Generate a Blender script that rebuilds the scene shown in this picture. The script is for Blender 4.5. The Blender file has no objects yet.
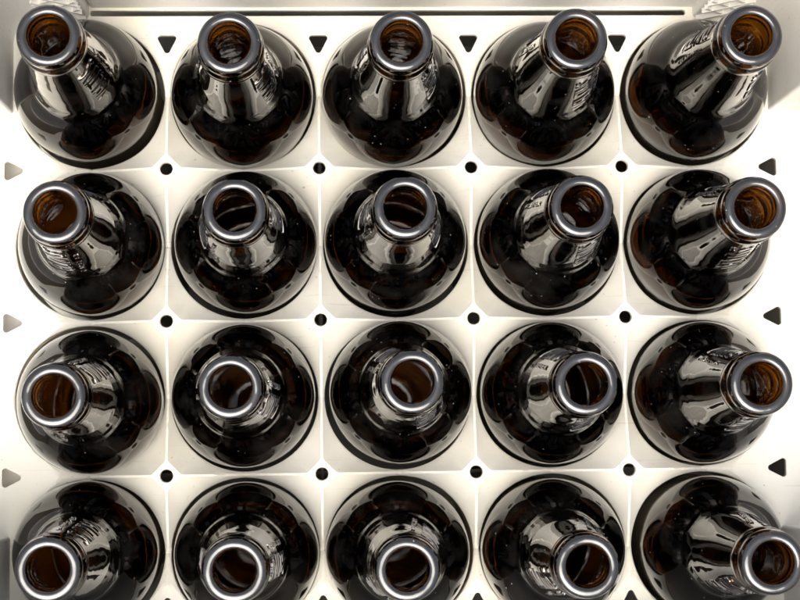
import bpy, bmesh, math, random
from mathutils import Vector
random.seed(7)
MM = 0.001
PI = math.pi
scene = bpy.context.scene
COL = scene.collection

# ------------------------------------------------------------------ camera, sky, sun, exposure
cam_data = bpy.data.cameras.new('camera')
cam = bpy.data.objects.new('camera', cam_data)
COL.objects.link(cam)
cam.location = (-33.35*MM, -60.92*MM, 786.86*MM)
cam.rotation_euler = (0.0889, -0.0429, -0.0131)
cam_data.sensor_width = 36.0
cam_data.lens = 1681.1/800*36.0
cam_data.clip_start = 0.02
cam_data.clip_end = 500.0
cam_data.dof.use_dof = True
cam_data.dof.focus_distance = 0.735
cam_data.dof.aperture_fstop = 16.0
scene.camera = cam

SUN_AZ = math.radians(200)      # clockwise from +Y, where the light comes from
SUN_EL = math.radians(66)
world = bpy.data.worlds.new("World")
scene.world = world
world.use_nodes = True
wn = world.node_tree
bg = wn.nodes['Background']
sky = wn.nodes.new('ShaderNodeTexSky')
sky.sky_type = 'NISHITA'
sky.sun_disc = False
sky.sun_elevation = SUN_EL
sky.sun_rotation = SUN_AZ
sky.air_density = 1.0
sky.dust_density = 6.0
sky.ozone_density = 1.0
hsv = wn.nodes.new('ShaderNodeHueSaturation')      # overcast: a paler sky
hsv.inputs['Saturation'].default_value = 0.4
wn.links.new(sky.outputs[0], hsv.inputs['Color'])
wn.links.new(hsv.outputs[0], bg.inputs['Color'])
bg.inputs['Strength'].default_value = 0.15

sun_data = bpy.data.lights.new('sun', 'SUN')
sun_data.energy = 1.5
sun_data.angle = math.radians(50)
sun_data.color = (1.0, 0.93, 0.82)
sun = bpy.data.objects.new('sun', sun_data)
COL.objects.link(sun)
sd = Vector((math.sin(SUN_AZ)*math.cos(SUN_EL), math.cos(SUN_AZ)*math.cos(SUN_EL), math.sin(SUN_EL)))
sun.rotation_euler = (-sd).to_track_quat('-Z', 'Y').to_euler()

scene.view_settings.view_transform = 'Standard'
scene.view_settings.look = 'None'
scene.view_settings.gamma = 1.0
scene.view_settings.exposure = 0.92
scene.cycles.max_bounces = 24
scene.cycles.transmission_bounces = 20
scene.cycles.glossy_bounces = 8
scene.cycles.diffuse_bounces = 6
scene.cycles.use_denoising = True
scene.cycles.sample_clamp_indirect = 6.0

# ------------------------------------------------------------------ materials
def new_mat(name):
    m = bpy.data.materials.new(name)
    m.use_nodes = True
    nt = m.node_tree
    for n in list(nt.nodes):
        nt.nodes.remove(n)
    return m, nt

def N(nt, kind, **kw):
    n = nt.nodes.new(kind)
    for k, v in kw.items():
        setattr(n, k, v)
    return n

def plastic(name, color, rough=0.42, transl=0.0):
    m, nt = new_mat(name)
    out = N(nt, 'ShaderNodeOutputMaterial')
    p = N(nt, 'ShaderNodeBsdfPrincipled')
    p.inputs['Roughness'].default_value = rough
    tc = N(nt, 'ShaderNodeTexCoord')
    big = N(nt, 'ShaderNodeTexNoise')
    big.inputs['Scale'].default_value = 14.0
    big.inputs['Detail'].default_value = 5.0
    nt.links.new(tc.outputs['Object'], big.inputs['Vector'])
    ramp = N(nt, 'ShaderNodeValToRGB')
    ramp.color_ramp.elements[0].position = 0.3
    ramp.color_ramp.elements[0].color = (color[0]*0.90, color[1]*0.88, color[2]*0.80, 1)
    ramp.color_ramp.elements[1].position = 0.6
    ramp.color_ramp.elements[1].color = (*color, 1)
    nt.links.new(big.outputs['Fac'], ramp.inputs['Fac'])
    # sparse grime specks and scuffs
    sp = N(nt, 'ShaderNodeTexNoise')
    sp.inputs['Scale'].default_value = 420.0
    sp.inputs['Detail'].default_value = 2.0
    nt.links.new(tc.outputs['Object'], sp.inputs['Vector'])
    sr = N(nt, 'ShaderNodeMapRange')
    sr.inputs['From Min'].default_value = 0.70
    sr.inputs['From Max'].default_value = 0.80
    nt.links.new(sp.outputs['Fac'], sr.inputs['Value'])
    mx = N(nt, 'ShaderNodeMix', data_type='RGBA')
    mx.inputs['B'].default_value = (color[0]*0.62, color[1]*0.57, color[2]*0.47, 1)
    nt.links.new(sr.outputs['Result'], mx.inputs['Factor'])
    nt.links.new(ramp.outputs['Color'], mx.inputs['A'])
    nt.links.new(mx.outputs['Result'], p.inputs['Base Color'])
    # long fine scratches in two directions
    fac = mx.outputs['Result']
    for ang, sc in ((0.5, (26.0, 1500.0, 26.0)), (-0.9, (22.0, 1300.0, 22.0))):
        mp = N(nt, 'ShaderNodeMapping')
        mp.inputs['Rotation'].default_value = (0, 0, ang)
        mp.inputs['Scale'].default_value = sc
        nt.links.new(tc.outputs['Object'], mp.inputs['Vector'])
        sn = N(nt, 'ShaderNodeTexNoise')
        sn.inputs['Scale'].default_value = 1.0
        sn.inputs['Detail'].default_value = 1.0
        nt.links.new(mp.outputs[0], sn.inputs['Vector'])
        sm = N(nt, 'ShaderNodeMapRange')
        sm.inputs['From Min'].default_value = 0.72
        sm.inputs['From Max'].default_value = 0.80
        sm.inputs['To Max'].default_value = 0.7
        nt.links.new(sn.outputs['Fac'], sm.inputs['Value'])
        m3 = N(nt, 'ShaderNodeMix', data_type='RGBA')
        m3.inputs['B'].default_value = (color[0]*0.66, color[1]*0.62, color[2]*0.54, 1)
        nt.links.new(sm.outputs['Result'], m3.inputs['Factor'])
        nt.links.new(fac, m3.inputs['A'])
        fac = m3.outputs['Result']
    nt.links.new(fac, p.inputs['Base Color'])
    fine = N(nt, 'ShaderNodeTexNoise')
    fine.inputs['Scale'].default_value = 900.0
    nt.links.new(tc.outputs['Object'], fine.inputs['Vector'])
    bp = N(nt, 'ShaderNodeBump')
    bp.inputs['Strength'].default_value = 0.12
    bp.inputs['Distance'].default_value = 0.0004
    nt.links.new(fine.outputs['Fac'], bp.inputs['Height'])
    nt.links.new(bp.outputs['Normal'], p.inputs['Normal'])
    if transl > 0:
        t = N(nt, 'ShaderNodeBsdfTranslucent')
        nt.links.new(mx.outputs['Result'], t.inputs['Color'])
        ms = N(nt, 'ShaderNodeMixShader')
        ms.inputs[0].default_value = transl
        nt.links.new(p.outputs[0], ms.inputs[1])
        nt.links.new(t.outputs[0], ms.inputs[2])
        nt.links.new(ms.outputs[0], out.inputs['Surface'])
    else:
        nt.links.new(p.outputs[0], out.inputs['Surface'])
    return m

def brown_glass(name, tint, refl_ior, rough, dust, wave):
    m, nt = new_mat(name)
    out = N(nt, 'ShaderNodeOutputMaterial')
    g = N(nt, 'ShaderNodeBsdfPrincipled')
    g.inputs['Base Color'].default_value = (*tint[0], 1)
    g.inputs['Transmission Weight'].default_value = 1.0
    g.inputs['IOR'].default_value = 1.5
    g.inputs['Roughness'].default_value = rough
    gl = N(nt, 'ShaderNodeBsdfGlossy')
    gl.inputs['Color'].default_value = (1, 1, 1, 1)
    gl.inputs['Roughness'].default_value = rough
    tc = N(nt, 'ShaderNodeTexCoord')
    # the glass is thinner, so clearer, in the neck than in the shoulder and body
    sz = N(nt, 'ShaderNodeSeparateXYZ')
    nt.links.new(tc.outputs['Object'], sz.inputs[0])
    zr = N(nt, 'ShaderNodeMapRange')
    zr.inputs['From Min'].default_value = 0.066
    zr.inputs['From Max'].default_value = 0.100
    nt.links.new(sz.outputs['Z'], zr.inputs['Value'])
    tm = N(nt, 'ShaderNodeMix', data_type='RGBA')
    tm.inputs['A'].default_value = (*tint[0], 1)
    tm.inputs['B'].default_value = (*tint[1], 1)
    nt.links.new(zr.outputs['Result'], tm.inputs['Factor'])
    nt.links.new(tm.outputs['Result'], g.inputs['Base Color'])
    info = N(nt, 'ShaderNodeObjectInfo')
    add = N(nt, 'ShaderNodeVectorMath', operation='ADD')
    nt.links.new(tc.outputs['Object'], add.inputs[0])
    nt.links.new(info.outputs['Location'], add.inputs[1])
    wob = N(nt, 'ShaderNodeTexNoise')
    wob.inputs['Scale'].default_value = 55.0
    wob.inputs['Detail'].default_value = 2.0
    nt.links.new(add.outputs[0], wob.inputs['Vector'])
    bp = N(nt, 'ShaderNodeBump')
    bp.inputs['Strength'].default_value = wave
    bp.inputs['Distance'].default_value = 0.0010
    nt.links.new(wob.outputs['Fac'], bp.inputs['Height'])
    nt.links.new(bp.outputs['Normal'], g.inputs['Normal'])
    nt.links.new(bp.outputs['Normal'], gl.inputs['Normal'])
    fr = N(nt, 'ShaderNodeFresnel')
    fr.inputs['IOR'].default_value = refl_ior
    nt.links.new(bp.outputs['Normal'], fr.inputs['Normal'])
    geo = N(nt, 'ShaderNodeNewGeometry')
    sub = N(nt, 'ShaderNodeMath', operation='SUBTRACT')
    sub.inputs[0].default_value = 1.0
    nt.links.new(geo.outputs['Backfacing'], sub.inputs[1])
    mul = N(nt, 'ShaderNodeMath', operation='MULTIPLY')
    nt.links.new(fr.outputs[0], mul.inputs[0])
    nt.links.new(sub.outputs[0], mul.inputs[1])
    ms = N(nt, 'ShaderNodeMixShader')
    nt.links.new(mul.outputs[0], ms.inputs[0])
    nt.links.new(g.outputs[0], ms.inputs[1])
    nt.links.new(gl.outputs[0], ms.inputs[2])
    # dust specks: small pale grains, and a faint film in clouds
    vo = N(nt, 'ShaderNodeTexVoronoi')
    vo.inputs['Scale'].default_value = 330.0
    nt.links.new(add.outputs[0], vo.inputs['Vector'])
    sepc = N(nt, 'ShaderNodeSeparateColor')
    nt.links.new(vo.outputs['Color'], sepc.inputs[0])
    gt = N(nt, 'ShaderNodeMath', operation='GREATER_THAN')
    gt.inputs[1].default_value = 0.70
    nt.links.new(sepc.outputs[0], gt.inputs[0])
    size = N(nt, 'ShaderNodeMath', operation='MULTIPLY')
    size.inputs[1].default_value = 0.125
    nt.links.new(sepc.outputs[1], size.inputs[0])
    lt = N(nt, 'ShaderNodeMath', operation='LESS_THAN')
    nt.links.new(vo.outputs['Distance'], lt.inputs[0])
    nt.links.new(size.outputs[0], lt.inputs[1])
    cloud = N(nt, 'ShaderNodeTexNoise')
    cloud.inputs['Scale'].default_value = 60.0
    cloud.inputs['Detail'].default_value = 6.0
    nt.links.new(add.outputs[0], cloud.inputs['Vector'])
    cr = N(nt, 'ShaderNodeMapRange')
    cr.inputs['From Min'].default_value = 0.5
    cr.inputs['From Max'].default_value = 0.8
    cr.inputs['To Max'].default_value = 0.025*dust
    nt.links.new(cloud.outputs['Fac'], cr.inputs['Value'])
    a1 = N(nt, 'ShaderNodeMath', operation='MULTIPLY')
    vr = N(nt, 'ShaderNodeMapRange')
    vr.inputs['To Min'].default_value = 0.25*dust
    vr.inputs['To Max'].default_value = 0.95*dust
    nt.links.new(info.outputs['Random'], vr.inputs['Value'])
    nt.links.new(vr.outputs['Result'], a1.inputs[1])
    nt.links.new(gt.outputs[0], a1.inputs[0])
    a2 = N(nt, 'ShaderNodeMath', operation='MULTIPLY')
    nt.links.new(a1.outputs[0], a2.inputs[0])
    nt.links.new(lt.outputs[0], a2.inputs[1])
    a3 = N(nt, 'ShaderNodeMath', operation='MAXIMUM')
    nt.links.new(a2.outputs[0], a3.inputs[0])
    nt.links.new(cr.outputs[0], a3.inputs[1])
    a4 = N(nt, 'ShaderNodeMath', operation='MULTIPLY')
    nt.links.new(a3.outputs[0], a4.inputs[0])
    nt.links.new(sub.outputs[0], a4.inputs[1])
    dd = N(nt, 'ShaderNodeBsdfDiffuse')
    dd.inputs['Color'].default_value = (0.42, 0.38, 0.33, 1)
    m2 = N(nt, 'ShaderNodeMixShader')
    nt.links.new(a4.outputs[0], m2.inputs[0])
    nt.links.new(ms.outputs[0], m2.inputs[1])
    nt.links.new(dd.outputs[0], m2.inputs[2])
    nt.links.new(m2.outputs[0], out.inputs['Surface'])
    return m

M_TRAY = plastic('cream_plastic', (0.81, 0.785, 0.705), 0.40)
M_SLEEVE = plastic('amber_lit_plastic', (0.74, 0.60, 0.43), 0.4)  # amber light passing through the bottles is put into the sleeve colour
M_WALL = plastic('cream_wall_plastic', (0.86, 0.84, 0.80), 0.45, 0.04)
M_GLASS = brown_glass('brown_bottle_glass', ((0.05, 0.0145, 0.0014), (0.36, 0.12, 0.005)), 1.10, 0.0, 1.0, 0.22)
M_COLLAR = brown_glass('collar_glass', ((0.05, 0.014, 0.001), (0.12, 0.038, 0.002)), 1.10, 0.0, 1.0, 0.5)
M_LETTER = brown_glass('lettering_glass', ((0.035, 0.009, 0.001), (0.05, 0.014, 0.001)), 1.10, 0.02, 0.6, 0.1)
M_LIP = brown_glass('worn_lip_glass', ((0.12, 0.04, 0.004), (0.42, 0.14, 0.006)), 1.55, 0.04, 0.5, 0.8)

def ground_mat():
    m, nt = new_mat('grey_paving')
    out = N(nt, 'ShaderNodeOutputMaterial')
    p = N(nt, 'ShaderNodeBsdfPrincipled')
    p.inputs['Roughness'].default_value = 0.9
    tc = N(nt, 'ShaderNodeTexCoord')
    n = N(nt, 'ShaderNodeTexNoise')
    n.inputs['Scale'].default_value = 8.0
    n.inputs['Detail'].default_value = 8.0
    nt.links.new(tc.outputs['Object'], n.inputs['Vector'])
    r = N(nt, 'ShaderNodeValToRGB')
    r.color_ramp.elements[0].color = (0.13, 0.125, 0.12, 1)
    r.color_ramp.elements[1].color = (0.27, 0.26, 0.25, 1)
    nt.links.new(n.outputs['Fac'], r.inputs['Fac'])
    nt.links.new(r.outputs['Color'], p.inputs['Base Color'])
    nt.links.new(p.outputs[0], out.inputs['Surface'])
    return m
M_GROUND = ground_mat()

# ------------------------------------------------------------------ helpers
def obj(name, bm, mat, parent=None, smooth=None):
    me = bpy.data.meshes.new(name)
    bm.normal_update()
    bm.to_mesh(me)
    bm.free()
    me.materials.append(mat)
    o = bpy.data.objects.new(name, me)
    COL.objects.link(o)
    if parent:
        o.parent = parent
    if smooth is not None:
        for p in me.polygons:
            p.use_smooth = True
        if smooth < 180:
            me.set_sharp_from_angle(angle=math.radians(smooth))
    return o

def add_box(bm, x0, x1, y0, y1, z0, z1):
    v = [bm.verts.new((x*MM, y*MM, z*MM)) for x in (x0, x1) for y in (y0, y1) for z in (z0, z1)]
    for f in ((0, 1, 3, 2), (4, 6, 7, 5), (0, 4, 5, 1), (2, 3, 7, 6), (0, 2, 6, 4), (1, 5, 7, 3)):
        bm.faces.new([v[i] for i in f])

def bevel(o, w, seg=2, angle=30):
    b = o.modifiers.new('edge_round', 'BEVEL')
    b.width = w*MM
    b.segments = seg
    b.limit_method = 'ANGLE'
    b.angle_limit = math.radians(angle)
    return b

def rounded_loop(pts, r, n=5):
    """Round the corners of a closed polygon (list of 2-D points)."""
    out = []
    k = len(pts)
    for i in range(k):
        p0, p1, p2 = Vector(pts[i-1]), Vector(pts[i]), Vector(pts[(i+1) % k])
        a = (p0-p1).normalized()
        b = (p2-p1).normalized()
        half = a.angle(b)/2
        d = r/math.tan(half)
        c = p1+(a+b).normalized()*(r/math.sin(half))
        s, e = p1+a*d, p1+b*d
        a0 = math.atan2(s.y-c.y, s.x-c.x)
        a1 = math.atan2(e.y-c.y, e.x-c.x)
        da = (a1-a0+PI) % (2*PI)-PI
        for t in range(n+1):
            an = a0+da*t/n
            out.append((c.x+r*math.cos(an), c.y+r*math.sin(an)))
    return out

# ------------------------------------------------------------------ the ground the crate stands on
gb = bmesh.new()
add_box(gb, -4000, 4000, -4000, 4000, -190, -127)
ground = obj('ground', gb, M_GROUND)
ground['kind'] = 'structure'

# ------------------------------------------------------------------ the crate
P = 72.0            # pitch of the cells
NX, NY = 5, 4
HX, HY = NX*P/2, NY*P/2      # 180, 144
R = 35.0            # hole radius
SL = 0.30           # slope of the little pyramids between the holes
DI = 7.3            # half diagonal of the flat diamond on each pyramid
NH = 3.35           # radius of the round hole in each diamond
RW = 0.5           # half width of the ridges
EB = 22.0           # how far the flat border fan reaches in from the rim
TH = 2.6            # thickness of the moulded tray
OX, OY = 197.0, 155.0        # the tray's outer rim

crate = bpy.data.objects.new('bottle_crate', None)
COL.objects.link(crate)
crate['label'] = 'cream plastic bottle crate with round cells and triangular holes, holding brown bottles'
crate['category'] = 'crate'

def tray_z(x, y):
    """Height of the tray's top at x, y (mm)."""
    ix = round((x+HX)/P)
    iy = round((y+HY)/P)
    u = abs(x+HX-ix*P)
    v = abs(y+HY-iy*P)
    ue, ve = max(0, u-RW), max(0, v-RW)
    bx = ix in (0, NX)
    by = iy in (0, NY)
    if bx or by:
        z = -SL*max(0, max(ue+ve, EB)-DI)
        zf = -SL*(EB-DI)
        d = min(u if bx else 99, v if by else 99)
        k = min(1, max(0, d/15.0))
        return zf+(z-zf)*k
    q = ue+ve-DI
    return -SL*max(0, q)-1.0*ue*ve/(ue+ve+1e-6)*min(1, max(0, q)/5.0)

def build_tray():
    bm = bmesh.new()
    cache = {}
    def V(x, y, z=None):
        if z is None:
            z = tray_z(x, y)
        key = (round(x, 3), round(y, 3))
        if key in cache:
            return cache[key]
        v = bm.verts.new((x*MM, y*MM, z*MM))
        cache[key] = v
        return v
    def face(vs):
        u = []
        for v in vs:
            if v not in u:
                u.append(v)
        if len(u) >= 3:
            try:
                bm.faces.new(u)
            except ValueError:
                pass
    h = P/2
    base_ang = [i*90/28 for i in range(29)]
    for j in range(NY):
        for i in range(NX):
            cx, cy = (i-(NX-1)/2)*P, (j-(NY-1)/2)*P
            for sx in (1, -1):
                for sy in (1, -1):
                    outer_x = (i == (NX-1 if sx > 0 else 0))
                    outer_y = (j == (NY-1 if sy > 0 else 0))
                    border = outer_x or outer_y
                    def W(x, y):
                        return V(cx+sx*x, cy+sy*y)
                    # corner of this quadrant is at local (h, h)
                    d = DI
                    if not border:
                        a0 = math.degrees(math.atan2(h-d, h))
                        a1 = math.degrees(math.atan2(h, h-d))
                        ar = math.degrees(math.atan2(h-RW-0.0, h))
                        angs = sorted(set([a for a in base_ang if a < a0-0.8 or a > a1+0.8] + [a0, a1] +
                                          [a0+(a1-a0)*t/10 for t in range(1, 10)]))
                        def lim(a):
                            ca, sa = math.cos(math.radians(a)), math.sin(math.radians(a))
                            if a0-1e-6 <= a <= a1+1e-6:
                                return (2*h-d)/(ca+sa), True
                            return h/max(ca, sa), False
                    else:
                        # the border fan line: u + v = EB  (a triangular hole is cut later)
                        a0 = math.degrees(math.atan2(h-EB, h))
                        a1 = math.degrees(math.atan2(h, h-EB))
                        angs = sorted(set([a for a in base_ang if abs(a-a0) > 0.8 and abs(a-a1) > 0.8] + [a0, a1, 45.0]))
                        def lim(a):
                            ca, sa = math.cos(math.radians(a)), math.sin(math.radians(a))
                            return h/max(ca, sa), False
                    rows = []
                    for a in angs:
                        ca, sa = math.cos(math.radians(a)), math.sin(math.radians(a))
                        L, _ = lim(a)
                        rs = [R]
                        # a point where the ray enters the flat ridge strip
                        hs = (h-RW)/max(ca, sa)
                        if not border:
                            inner = min(hs, L-0.02)
                            mids = [R+(inner-R)*t for t in (0.33, 0.66, 1.0)] if inner > R+0.05 else [R+(L-R)*t for t in (0.25, 0.5, 0.75)]
                        else:
                            fan = (2*h-EB)/(ca+sa)
                            if a0 <= a <= a1 and fan > R+0.2:
                                mids = [R+(fan-R)*0.5, fan, fan+(L-fan)*0.5]
                            else:
                                mids = [R+(L-R)*t for t in (0.25, 0.5, 0.75)]
                        rs += mids+[L]
                        rows.append([W(r*ca, r*sa) for r in rs])
                    for q in range(len(rows)-1):
                        for k in range(len(rows[q])-1):
                            face([rows[q][k], rows[q+1][k], rows[q+1][k+1], rows[q][k+1]])
                    if not border:
                        # the flat diamond around the node, with its round hole
                        pa = [a for a in angs if a0-1e-6 <= a <= a1+1e-6]
                        outer, inner = [], []
                        for a in pa:
                            ca, sa = math.cos(math.radians(a)), math.sin(math.radians(a))
                            L = (2*h-d)/(ca+sa)
                            x, y = L*ca, L*sa
                            outer.append(W(x, y))
                            u, v = h-x, h-y
                            n = math.hypot(u, v)
                            inner.append(W(h-u/n*NH, h-v/n*NH))
                        for q in range(len(pa)-1):
                            face([outer[q], outer[q+1], inner[q+1], inner[q]])
    # flat rim outside the cells
    zf = -SL*(EB-DI)
    be = [e for e in bm.edges if len(e.link_faces) == 1 and
          all(abs(abs(v.co.x)-HX*MM) < 1e-7 for v in e.verts)]
    for e in be:
        a, b = e.verts
        s = 1 if a.co.x > 0 else -1
        face([a, b, V(s*OX, b.co.y/MM, zf), V(s*OX, a.co.y/MM, zf)])
    be = [e for e in bm.edges if len(e.link_faces) == 1 and
          all(abs(abs(v.co.y)-HY*MM) < 1e-7 and abs(v.co.x) <= HX*MM+1e-7 for v in e.verts)]
    for e in be:
        a, b = e.verts
        s = 1 if a.co.y > 0 else -1
        face([a, b, V(b.co.x/MM, s*OY, zf), V(a.co.x/MM, s*OY, zf)])
    bmesh.ops.recalc_face_normals(bm, faces=bm.faces)
    up = sum(f.normal.z for f in bm.faces)
    if up < 0:
        bmesh.ops.reverse_faces(bm, faces=bm.faces)
    # drop every free edge (holes) down by the thickness to give the tray its body, with a softened lip
    free = [e for e in bm.edges if len(e.link_faces) == 1]
    depth = [(0.35, 0.45), (0.5, TH)]
    def out_dir(v):
        x, y = v.co.x/MM, v.co.y/MM
        ci = min(max(round(x/P+(NX-1)/2), 0), NX-1)
        cj = min(max(round(y/P+(NY-1)/2), 0), NY-1)
        c = Vector(((ci-(NX-1)/2)*P, (cj-(NY-1)/2)*P))
        d = Vector((x, y))-c
        if d.length < R+0.3:
            return -d.normalized()
        nx, ny = round((x+HX)/P)*P-HX, round((y+HY)/P)*P-HY
        d = Vector((x-nx, y-ny))
        return -d.normalized() if 0 < d.length < NH+0.5 else Vector((0, 0))
    mp = {}
    for v in {v for e in free for v in e.verts}:
        o = out_dir(v)
        chain = [v]
        for dx, dz in depth:
            chain.append(bm.verts.new((v.co.x+o.x*dx*MM, v.co.y+o.y*dx*MM, v.co.z-dz*MM)))
        mp[v] = chain
    for e in free:
        a, b = e.verts
        for k in range(len(depth)):
            bm.faces.new([mp[a][k], mp[b][k], mp[b][k+1], mp[a][k+1]])
    bmesh.ops.recalc_face_normals(bm, faces=bm.faces)
    if sum(f.normal.z*f.calc_area() for f in bm.faces) < 0:
        bmesh.ops.reverse_faces(bm, faces=bm.faces)
    return bm

tray = obj('cell_tray', build_tray(), M_TRAY, crate, smooth=9)

# cut the triangular holes with rounded corners through the rim
def tri_cutter(cx, cy, ang):
    """Triangle pointing along ang, centred at cx, cy; 8.6 mm wide, 8.4 mm tall."""
    ca, sa = math.cos(ang), math.sin(ang)
    pts = [(5.6, 0), (-5.0, 5.4), (-5.0, -5.4)]
    loop = rounded_loop(pts, 1.5, 6)
    return [(cx+x*ca-y*sa, cy+x*sa+y*ca) for x, y in loop]
tris = []
for k in range(1, NX):
    x = -HX+k*P
    tris.append(tri_cutter(x, HY-12.0, -PI/2))
    tris.append(tri_cutter(x, -HY+12.0, PI/2))
for k in range(1, NY):
    y = -HY+k*P
    tris.append(tri_cutter(-HX+0.6, y, 0))
    tris.append(tri_cutter(HX-1.4, y, PI))
for s in (1, -1):        # the long narrow gap along each long wall
    g = rounded_loop([(-144.5, 146.2), (141.5, 146.2), (141.5, 149.1), (-144.5, 149.1)], 1.2, 5)
    tris.append(g if s > 0 else [(x, -y) for x, y in reversed(g)])
cb = bmesh.new()
for lp in tris:
    lo = [cb.verts.new((x*MM, y*MM, -20*MM)) for x, y in lp]
    hi = [cb.verts.new((x*MM, y*MM, 8*MM)) for x, y in lp]
    cb.faces.new(list(reversed(lo)))
    cb.faces.new(hi)
    for q in range(len(lp)):
        r = (q+1) % len(lp)
        cb.faces.new([lo[q], lo[r], hi[r], hi[q]])
bmesh.ops.recalc_face_normals(cb, faces=cb.faces)

def apply_cut(o, cut_bm, solver='EXACT'):
    me = bpy.data.meshes.new('cutter')
    cut_bm.to_mesh(me)
    cut_bm.free()
    c = bpy.data.objects.new('cutter', me)
    COL.objects.link(c)
    md = o.modifiers.new('cut', 'BOOLEAN')
    md.operation = 'DIFFERENCE'
    md.solver = solver
    md.object = c
    dg = bpy.context.evaluated_depsgraph_get()
    ev = o.evaluated_get(dg)
    nm = bpy.data.meshes.new_from_object(ev)
    o.modifiers.clear()
    old = o.data
    o.data = nm
    bpy.data.meshes.remove(old)
    bpy.data.objects.remove(c)
    bpy.data.meshes.remove(me)

# close the tray below so that the cut has a body to bite into
tb = bmesh.new()
tb.from_mesh(tray.data)
me_old = tray.data
free = [e for e in tb.edges if len(e.link_faces) == 1]
top_faces = [f for f in tb.faces]
# underside: copy of the top sheet, moved down, flipped and welded to the skirts
top_only = [f for f in tb.faces if f.normal.z > 0.5]
dup = bmesh.ops.duplicate(tb, geom=top_only)
nv = [g for g in dup['geom'] if isinstance(g, bmesh.types.BMVert)]
nf = [g for g in dup['geom'] if isinstance(g, bmesh.types.BMFace)]
for v in nv:
    v.co.z -= TH*MM
bmesh.ops.reverse_faces(tb, faces=nf)
bmesh.ops.remove_doubles(tb, verts=tb.verts, dist=0.6*MM*0.9)
tb.to_mesh(me_old)
tb.free()
apply_cut(tray, cb)
for p in tray.data.polygons:
    p.use_smooth = True
tray.data.set_sharp_from_angle(angle=math.radians(9))

# the cell walls under the tray (square cells), the floor, and the outer walls
db = bmesh.new()
for k in range(1, NX):
    x = -HX+k*P
    add_box(db, x-0.7, x+0.7, -118, 118, -121, -48)
for k in range(1, NY):
    y = -HY+k*P
    for i in range(NX):
        x0 = -HX+i*P+(0.75 if i else -2)
        x1 = -HX+(i+1)*P-(0.75 if i < NX-1 else -2)
        add_box(db, x0, x1, y-0.7, y+0.7, -120.5, -48.5)
obj('cell_divider', db, M_TRAY, crate)
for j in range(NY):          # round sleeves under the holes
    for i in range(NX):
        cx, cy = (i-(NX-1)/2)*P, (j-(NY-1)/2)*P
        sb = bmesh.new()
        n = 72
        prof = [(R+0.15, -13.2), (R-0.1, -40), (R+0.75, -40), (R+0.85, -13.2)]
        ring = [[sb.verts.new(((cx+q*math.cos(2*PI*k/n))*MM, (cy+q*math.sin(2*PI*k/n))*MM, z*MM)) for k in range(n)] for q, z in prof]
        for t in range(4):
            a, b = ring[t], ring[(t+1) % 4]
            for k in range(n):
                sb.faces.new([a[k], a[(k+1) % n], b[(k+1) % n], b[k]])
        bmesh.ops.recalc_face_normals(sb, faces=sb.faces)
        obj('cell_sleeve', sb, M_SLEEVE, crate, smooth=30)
fb = bmesh.new()
add_box(fb, -OX+1, OX-1, -146, 146, -126, -122.2)
obj('crate_floor', fb, M_TRAY, crate)

for k in range(1, NY):      # ledges added under one short side's holes to catch light and look pale
    y = -HY+k*P
    sk = bmesh.new()
    add_box(sk, -193, -171.5, y-7.5, y+7.5, -26, -22)
    add_box(sk, -181.0, -171.6, y-7.4, y+7.4, -21.8, -17)
    obj('light_catch_ledge', sk, M_WALL, crate)
WT = 122.0          # wall top
def wall_panel(name, axis, side, a0, a1, z0, z1, face, thick, cuts):
    """A wall slab whose inner face stands at `face`; cuts: rounded slots (c, zc, half width, half height, radius)."""
    bm = bmesh.new()
    lo, hi = (face, face+thick) if side > 0 else (-face-thick, -face)
    if axis == 'y':
        add_box(bm, a0, a1, lo, hi, z0, z1)
    else:
        add_box(bm, lo, hi, a0, a1, z0, z1)
    bmesh.ops.recalc_face_normals(bm, faces=bm.faces)
    o = obj(name, bm, M_WALL, crate)
    if cuts:
        c = bmesh.new()
        for (cc, zc, hw, hh, rr) in cuts:
            lp = rounded_loop([(cc-hw, zc-hh), (cc+hw, zc-hh), (cc+hw, zc+hh), (cc-hw, zc+hh)], rr, 6)
            def mk(t, p):
                return c.verts.new((p[0]*MM, t*MM, p[1]*MM)) if axis == 'y' else c.verts.new((t*MM, p[0]*MM, p[1]*MM))
            A = [mk(lo-5, p) for p in lp]
            B = [mk(hi+5, p) for p in lp]
            c.faces.new(A)
            c.faces.new(list(reversed(B)))
            for q in range(len(lp)):
                r = (q+1) % len(lp)
                c.faces.new([A[q], A[r], B[r], B[q]])
        bmesh.ops.recalc_face_normals(c, faces=c.faces)
        apply_cut(o, c)
    bevel(o, 1.2, 3, 40)
    return o

PX = 180.4          # inner face of the corner posts on the short sides
PY = 99.0           # the posts reach from the long walls in to here
for s, nm in ((1, 'slotted_wall'), (-1, 'slotted_wall')):
    # inner skin, outer skin behind it; unseen windows in both, enlarged for light
    wall_panel(nm, 'y', s, -PX+36, PX-32, -7.5, WT-0.5, 150.4, 3.0,
               [(0, 76, 122, 37, 18)])
    wall_panel('outer_wall', 'y', s, -210, 210, -126, WT, 160.5, 3.0, [(0, 76, 126, 40, 20)])
    wall_panel('outer_wall', 'x', s, -160.3, 160.3, -126.3, WT-0.4, 208, 3.0,
               [(0, 42, 92, 40, 14)] + ([(-105, -60, 30, 40, 8), (-35, -60, 30, 40, 8), (35, -60, 30, 40, 8), (105, -60, 30, 40, 8)] if s < 0 else []))
    # rail on the short sides above the windows
    hb = bmesh.new()
    lo, hi = (199, 207.6) if s > 0 else (-207.6, -199)
    add_box(hb, lo, hi, -PY, PY, 86, WT-1.4)
    h = obj('handle_rail', hb, M_WALL, crate)
    bevel(h, 3.0, 4)

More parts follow.
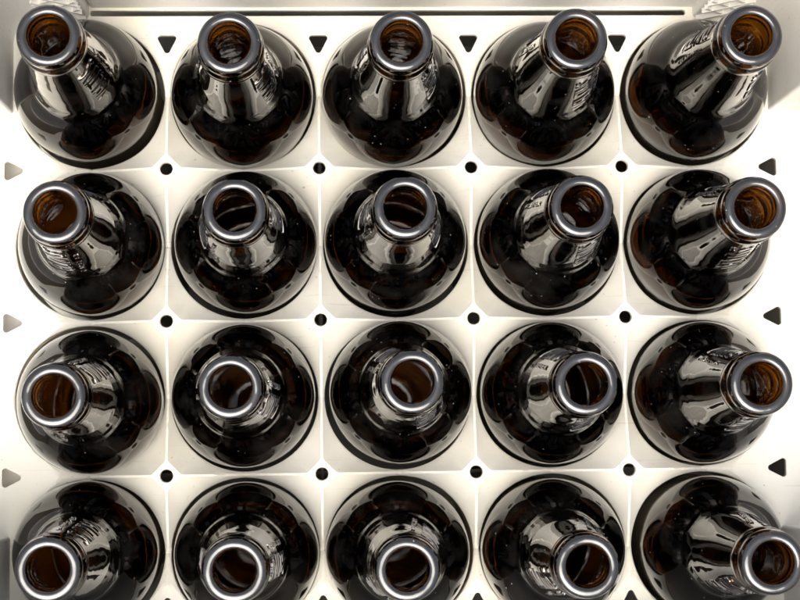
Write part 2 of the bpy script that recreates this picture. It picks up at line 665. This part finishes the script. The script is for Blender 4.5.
# corner posts with their ribs
for sx in (1, -1):
    for sy in (1, -1):
        bm = bmesh.new()
        # L-shaped plan, rounded where the two faces meet
        x_in, y_in = PX, 145.4
        plan = [(x_in, PY), (x_in, y_in-12)]
        for t in range(1, 8):
            a = t/8*PI/2
            plan.append((x_in-12+12*math.cos(a), y_in-12+12*math.sin(a)))
        plan += [(x_in-12, y_in), (145, y_in), (145, y_in+14.0), (207.6, y_in+14.0), (207.6, PY)]
        lo = [bm.verts.new((sx*x*MM, sy*y*MM, -8.1*MM)) for x, y in plan]
        hi = [bm.verts.new((sx*x*MM, sy*y*MM, (WT-0.8)*MM)) for x, y in plan]
        bm.faces.new(lo)
        bm.faces.new(hi)
        n = len(plan)
        for q in range(n):
            r = (q+1) % n
            bm.faces.new([lo[q], lo[r], hi[r], hi[q]])
        bmesh.ops.recalc_face_normals(bm, faces=bm.faces)
        post = obj('corner_post', bm, M_WALL, crate)
        bevel(post, 1.5, 3, 40)
        # crossing ribs on the post's face beside the slot
        rb = bmesh.new()
        def strut(p, q, w, t):
            p, q = Vector(p), Vector(q)
            d = (q-p).normalized()
            nrm = Vector((-d.y, d.x))*w/2
            y0, y1 = y_in+0.6, y_in-t
            vs = []
            for yy in (y0, y1):
                for c in (p-nrm, p+nrm, q+nrm, q-nrm):
                    vs.append(rb.verts.new((sx*c.x*MM, sy*yy*MM, c.y*MM)))
            for f in ((0, 1, 2, 3), (7, 6, 5, 4), (0, 4, 5, 1), (1, 5, 6, 2), (2, 6, 7, 3), (3, 7, 4, 0)):
                rb.faces.new([vs[i] for i in f])
        for k in range(5):
            zb = -2+k*13
            strut((146.5, zb), (166.5, zb+20), 1.6, 2.4)
            strut((166.5, zb), (146.5, zb+20), 1.6, 2.1)
        bmesh.ops.recalc_face_normals(rb, faces=rb.faces)
        obj('corner_rib', rb, M_WALL, post)

# ------------------------------------------------------------------ one bottle
outer_ctrl = [(33.45, -112), (33.45, -60), (33.45, -8), (33.4, 0), (33.1, 5), (32.2, 10.2), (30.8, 15.2), (28.8, 20.0), (26.4, 24.3),
              (24.2, 27.9), (22.4, 30.4), (20.9, 32.3), (19.9, 34.9), (19.2, 38.5), (18.6, 43), (17.9, 48.5), (16.8, 58), (15.6, 68), (14.4, 78), (13.5, 87), (13.25, 90.3)]
inner_ctrl = [(8.4, 106.2), (8.3, 104), (8.35, 97), (8.6, 90.3), (9.2, 84), (10.4, 76), (12.0, 66), (13.6, 56), (15.0, 46), (16.1, 38), (17.2, 32.6),
              (20.0, 28.6), (23.3, 24.3), (26.4, 17.8), (28.5, 10.0), (29.5, 1), (29.8, -8), (29.8, -60), (29.8, -110)]

def spline(ctrl, n):
    out = []
    pts = [ctrl[0]]+list(ctrl)+[ctrl[-1]]
    for i in range(1, len(pts)-2):
        p0, p1, p2, p3 = (Vector(p) for p in pts[i-1:i+3])
        L = (p2-p1).length
        k = max(1, min(n, int(L/0.9)))
        for t in range(k):
            u = t/k
            a = p1*2
            b = (p2-p0)*u
            c = (p0*2-p1*5+p2*4-p3)*u*u
            d = (p1*3-p0-p2*3+p3)*u**3
            out.append(tuple((a+b+c+d)*0.5))
    out.append(tuple(ctrl[-1]))
    return out

def lathe(profile, seg=112, cap_start=False, cap_end=False):
    bm = bmesh.new()
    rings = []
    for r, z in profile:
        if r < 1e-6:
            rings.append([bm.verts.new((0, 0, z*MM))])
        else:
            rings.append([bm.verts.new((r*MM*math.cos(2*PI*k/seg), r*MM*math.sin(2*PI*k/seg), z*MM)) for k in range(seg)])
    for a, b in zip(rings, rings[1:]):
        for k in range(seg):
            q = (k+1) % seg
            if len(a) == 1:
                bm.faces.new([a[0], b[q], b[k]])
            elif len(b) == 1:
                bm.faces.new([a[k], a[q], b[0]])
            else:
                bm.faces.new([a[k], a[q], b[q], b[k]])
    return bm

bottom = [(0, -117.5), (14, -118.2), (24, -120.6), (28, -121.8), (30.6, -121.2), (32.5, -118.5)]
inner_bottom = [(29.4, -113), (28.5, -116), (24, -116.2), (14, -114.2), (0, -113.5)]
ob = spline(outer_ctrl, 12)
ib = spline(inner_ctrl, 12)
Z0 = -0.0
OB = 0.0

def body_bm():
    a = lathe(bottom+ob)
    b = lathe(ib+inner_bottom)
    me = bpy.data.meshes.new('tmp')
    b.to_mesh(me)
    b.free()
    a.from_mesh(me)
    bpy.data.meshes.remove(me)
    return a

collar_ctrl = [(13.25, 90.3), (13.55, 91.0), (13.9, 92.2), (14.0, 94), (14.0, 97), (13.8, 98.4), (13.3, 99.3), (13.05, 99.9), (13.1, 100.6),
               (13.3, 101.3), (13.4, 103), (13.25, 105.4), (12.85, 106.9)]
lip_ctrl = [(12.85, 106.9), (12.35, 107.65), (11.7, 108.0), (10.9, 108.15), (10.0, 108.15), (9.3, 107.95),
            (8.7, 107.3), (8.4, 106.2)]

bottle = bpy.data.objects.new('beer_bottle', None)
COL.objects.link(bottle)
bottle['category'] = 'bottle'
bottle['group'] = 'empty brown bottles standing in the crate'
body = obj('glass_body', body_bm(), M_GLASS, bottle, smooth=180)
lip = obj('mouth_lip', lathe(spline(lip_ctrl, 4), 112), M_LIP, bottle, smooth=180)
nb = lathe(spline(collar_ctrl, 4), 112)
obj('neck_collar', nb, M_COLLAR, bottle, smooth=180)
for o in (body, lip):                       # normals outward on both skins
    b = bmesh.new()
    b.from_mesh(o.data)
    b.normal_update()
    b.to_mesh(o.data)
    b.free()

def neck_r(z):
    for (r0, z0), (r1, z1) in zip(ob, ob[1:]):
        if z0 <= z <= z1 and z1 > z0:
            return r0+(r1-r0)*(z-z0)/(z1-z0)
    return 14.0

def lettering(text, size, z_start, length, arc_off, phi, relief):
    """Raised letters running up the neck, bent round it."""
    cu = bpy.data.curves.new('t', 'FONT')
    cu.body = text
    cu.size = 1.0
    cu.extrude = 0.01
    cu.resolution_u = 4
    to = bpy.data.objects.new('t', cu)
    COL.objects.link(to)
    dg = bpy.context.evaluated_depsgraph_get()
    me = bpy.data.meshes.new_from_object(to.evaluated_get(dg))
    bpy.data.objects.remove(to)
    bpy.data.curves.remove(cu)
    bm = bmesh.new()
    bm.from_mesh(me)
    bpy.data.meshes.remove(me)
    bmesh.ops.remove_doubles(bm, verts=bm.verts, dist=1e-5)
    xs = [v.co.x for v in bm.verts]
    ys = [v.co.y for v in bm.verts]
    x0, sx = min(xs), length/(max(xs)-min(xs))
    y0, sy = min(ys), size/(max(ys)-min(ys))
    for v in bm.verts:
        v.co = Vector(((v.co.x-x0)*sx, (v.co.y-y0)*sy, 1.0 if v.co.z > 0 else 0.0))
    bmesh.ops.triangulate(bm, faces=bm.faces)
    for _ in range(4):
        long = [e for e in bm.edges if e.calc_length() > 1.1]
        if not long:
            break
        bmesh.ops.subdivide_edges(bm, edges=long, cuts=1)
        bmesh.ops.triangulate(bm, faces=bm.faces)
    for v in bm.verts:
        z = z_start+v.co.x
        r = neck_r(z)
        a = phi-(v.co.y-size/2+arc_off)/r
        rr = r-0.5+(0.5+relief)*v.co.z
        v.co = Vector((rr*math.cos(a)*MM, rr*math.sin(a)*MM, z*MM))
    bmesh.ops.recalc_face_normals(bm, faces=bm.faces)
    return bm

for ph in (0.0, PI):
    big = lettering('VELTINS', 10.5, 45, 37, 2.6, ph, 0.5)
    small = lettering('PILSENER', 2.3, 47, 31, -6.6, ph, 0.45)
    tm = bpy.data.meshes.new('tmp')
    small.to_mesh(tm)
    small.free()
    big.from_mesh(tm)
    bpy.data.meshes.remove(tm)
    obj('embossed_lettering', big, M_LETTER, bottle, smooth=65)

# ------------------------------------------------------------------ the twenty bottles in their cells
# measured mouth centres (pixels of the 800 x 600 photograph) turned into small leans of each bottle
ROWS = ['row along the slotted wall nearest the black triangles', 'second row', 'third row', 'fourth row']
# offsets of mouth (dx, dy) in mm from straight above the cell, and of the foot
LEAN = {  # (row, column): mouth dx, dy, base dx, dy
}
MOUTH = [[(4.6, 3.0), (0.3, -5.3), (3.4, -4.2), (2.0, -2.1), (-1.2, 1.5)],
         [(-3.4, 0.7), (-4.4, 1.6), (1.9, 2.9), (0.2, 2.9), (0.7, 0.5)],
         [(-2.9, -4.7), (0.6, 1.9), (-3.1, 5.2), (0.1, 1.1), (0.1, -0.6)],
         [(1.9, 3.1), (-2.8, -1.1), (4.3, -2.7), (2.9, -2.3), (-5.6, -1.7)]]
SPIN = [[-25, -20, -15, 135, -30], [-100, 20, 175, 130, -75], [55, -15, -50, -60, 110], [65, 5, 50, -140, -115]]
row_name = ['first row along the slotted wall', 'second row from the slotted wall',
            'third row from the slotted wall', 'fourth row from the slotted wall']
col_name = ['first', 'second', 'third', 'fourth', 'fifth']

def copy_bottle():
    r = bottle.copy()
    COL.objects.link(r)
    for ch in bottle.children:
        c = ch.copy()
        COL.objects.link(c)
        c.parent = r
    return r

kids = None
for j in range(NY):
    for i in range(NX):
        b = bottle if (i == 0 and j == 0) else copy_bottle()
        ex, ey = MOUTH[j][i]
        mx, my = -ex/2.476, ey/2.476        # wanted shift of the mouth, mm
        cx, cy = (i-2)*P, (1.5-j)*P
        fx = max(-0.7, min(0.7, mx*0.5))
        fy = max(-0.7, min(0.7, my*0.5))
        hgt = 228.0
        tx, ty = (mx-fx)/hgt, (my-fy)/hgt
        # lean about the foot
        rot = Vector((0, 0, 1)).rotation_difference(Vector((tx, ty, 1)).normalized())
        spin = Vector((0, 0, 1))
        from mathutils import Quaternion
        q = rot @ Quaternion((0, 0, 1), math.radians(SPIN[j][i]))
        b.rotation_mode = 'QUATERNION'
        b.rotation_quaternion = q
        up = rot @ Vector((0, 0, 1))
        foot = Vector(((cx+fx)*MM, (cy+fy)*MM, -122.0*MM))
        b.location = foot+up*(122.0*MM)
        b['label'] = 'empty brown bottle, %s, %s from the pale triangular holes' % (row_name[j], col_name[i])
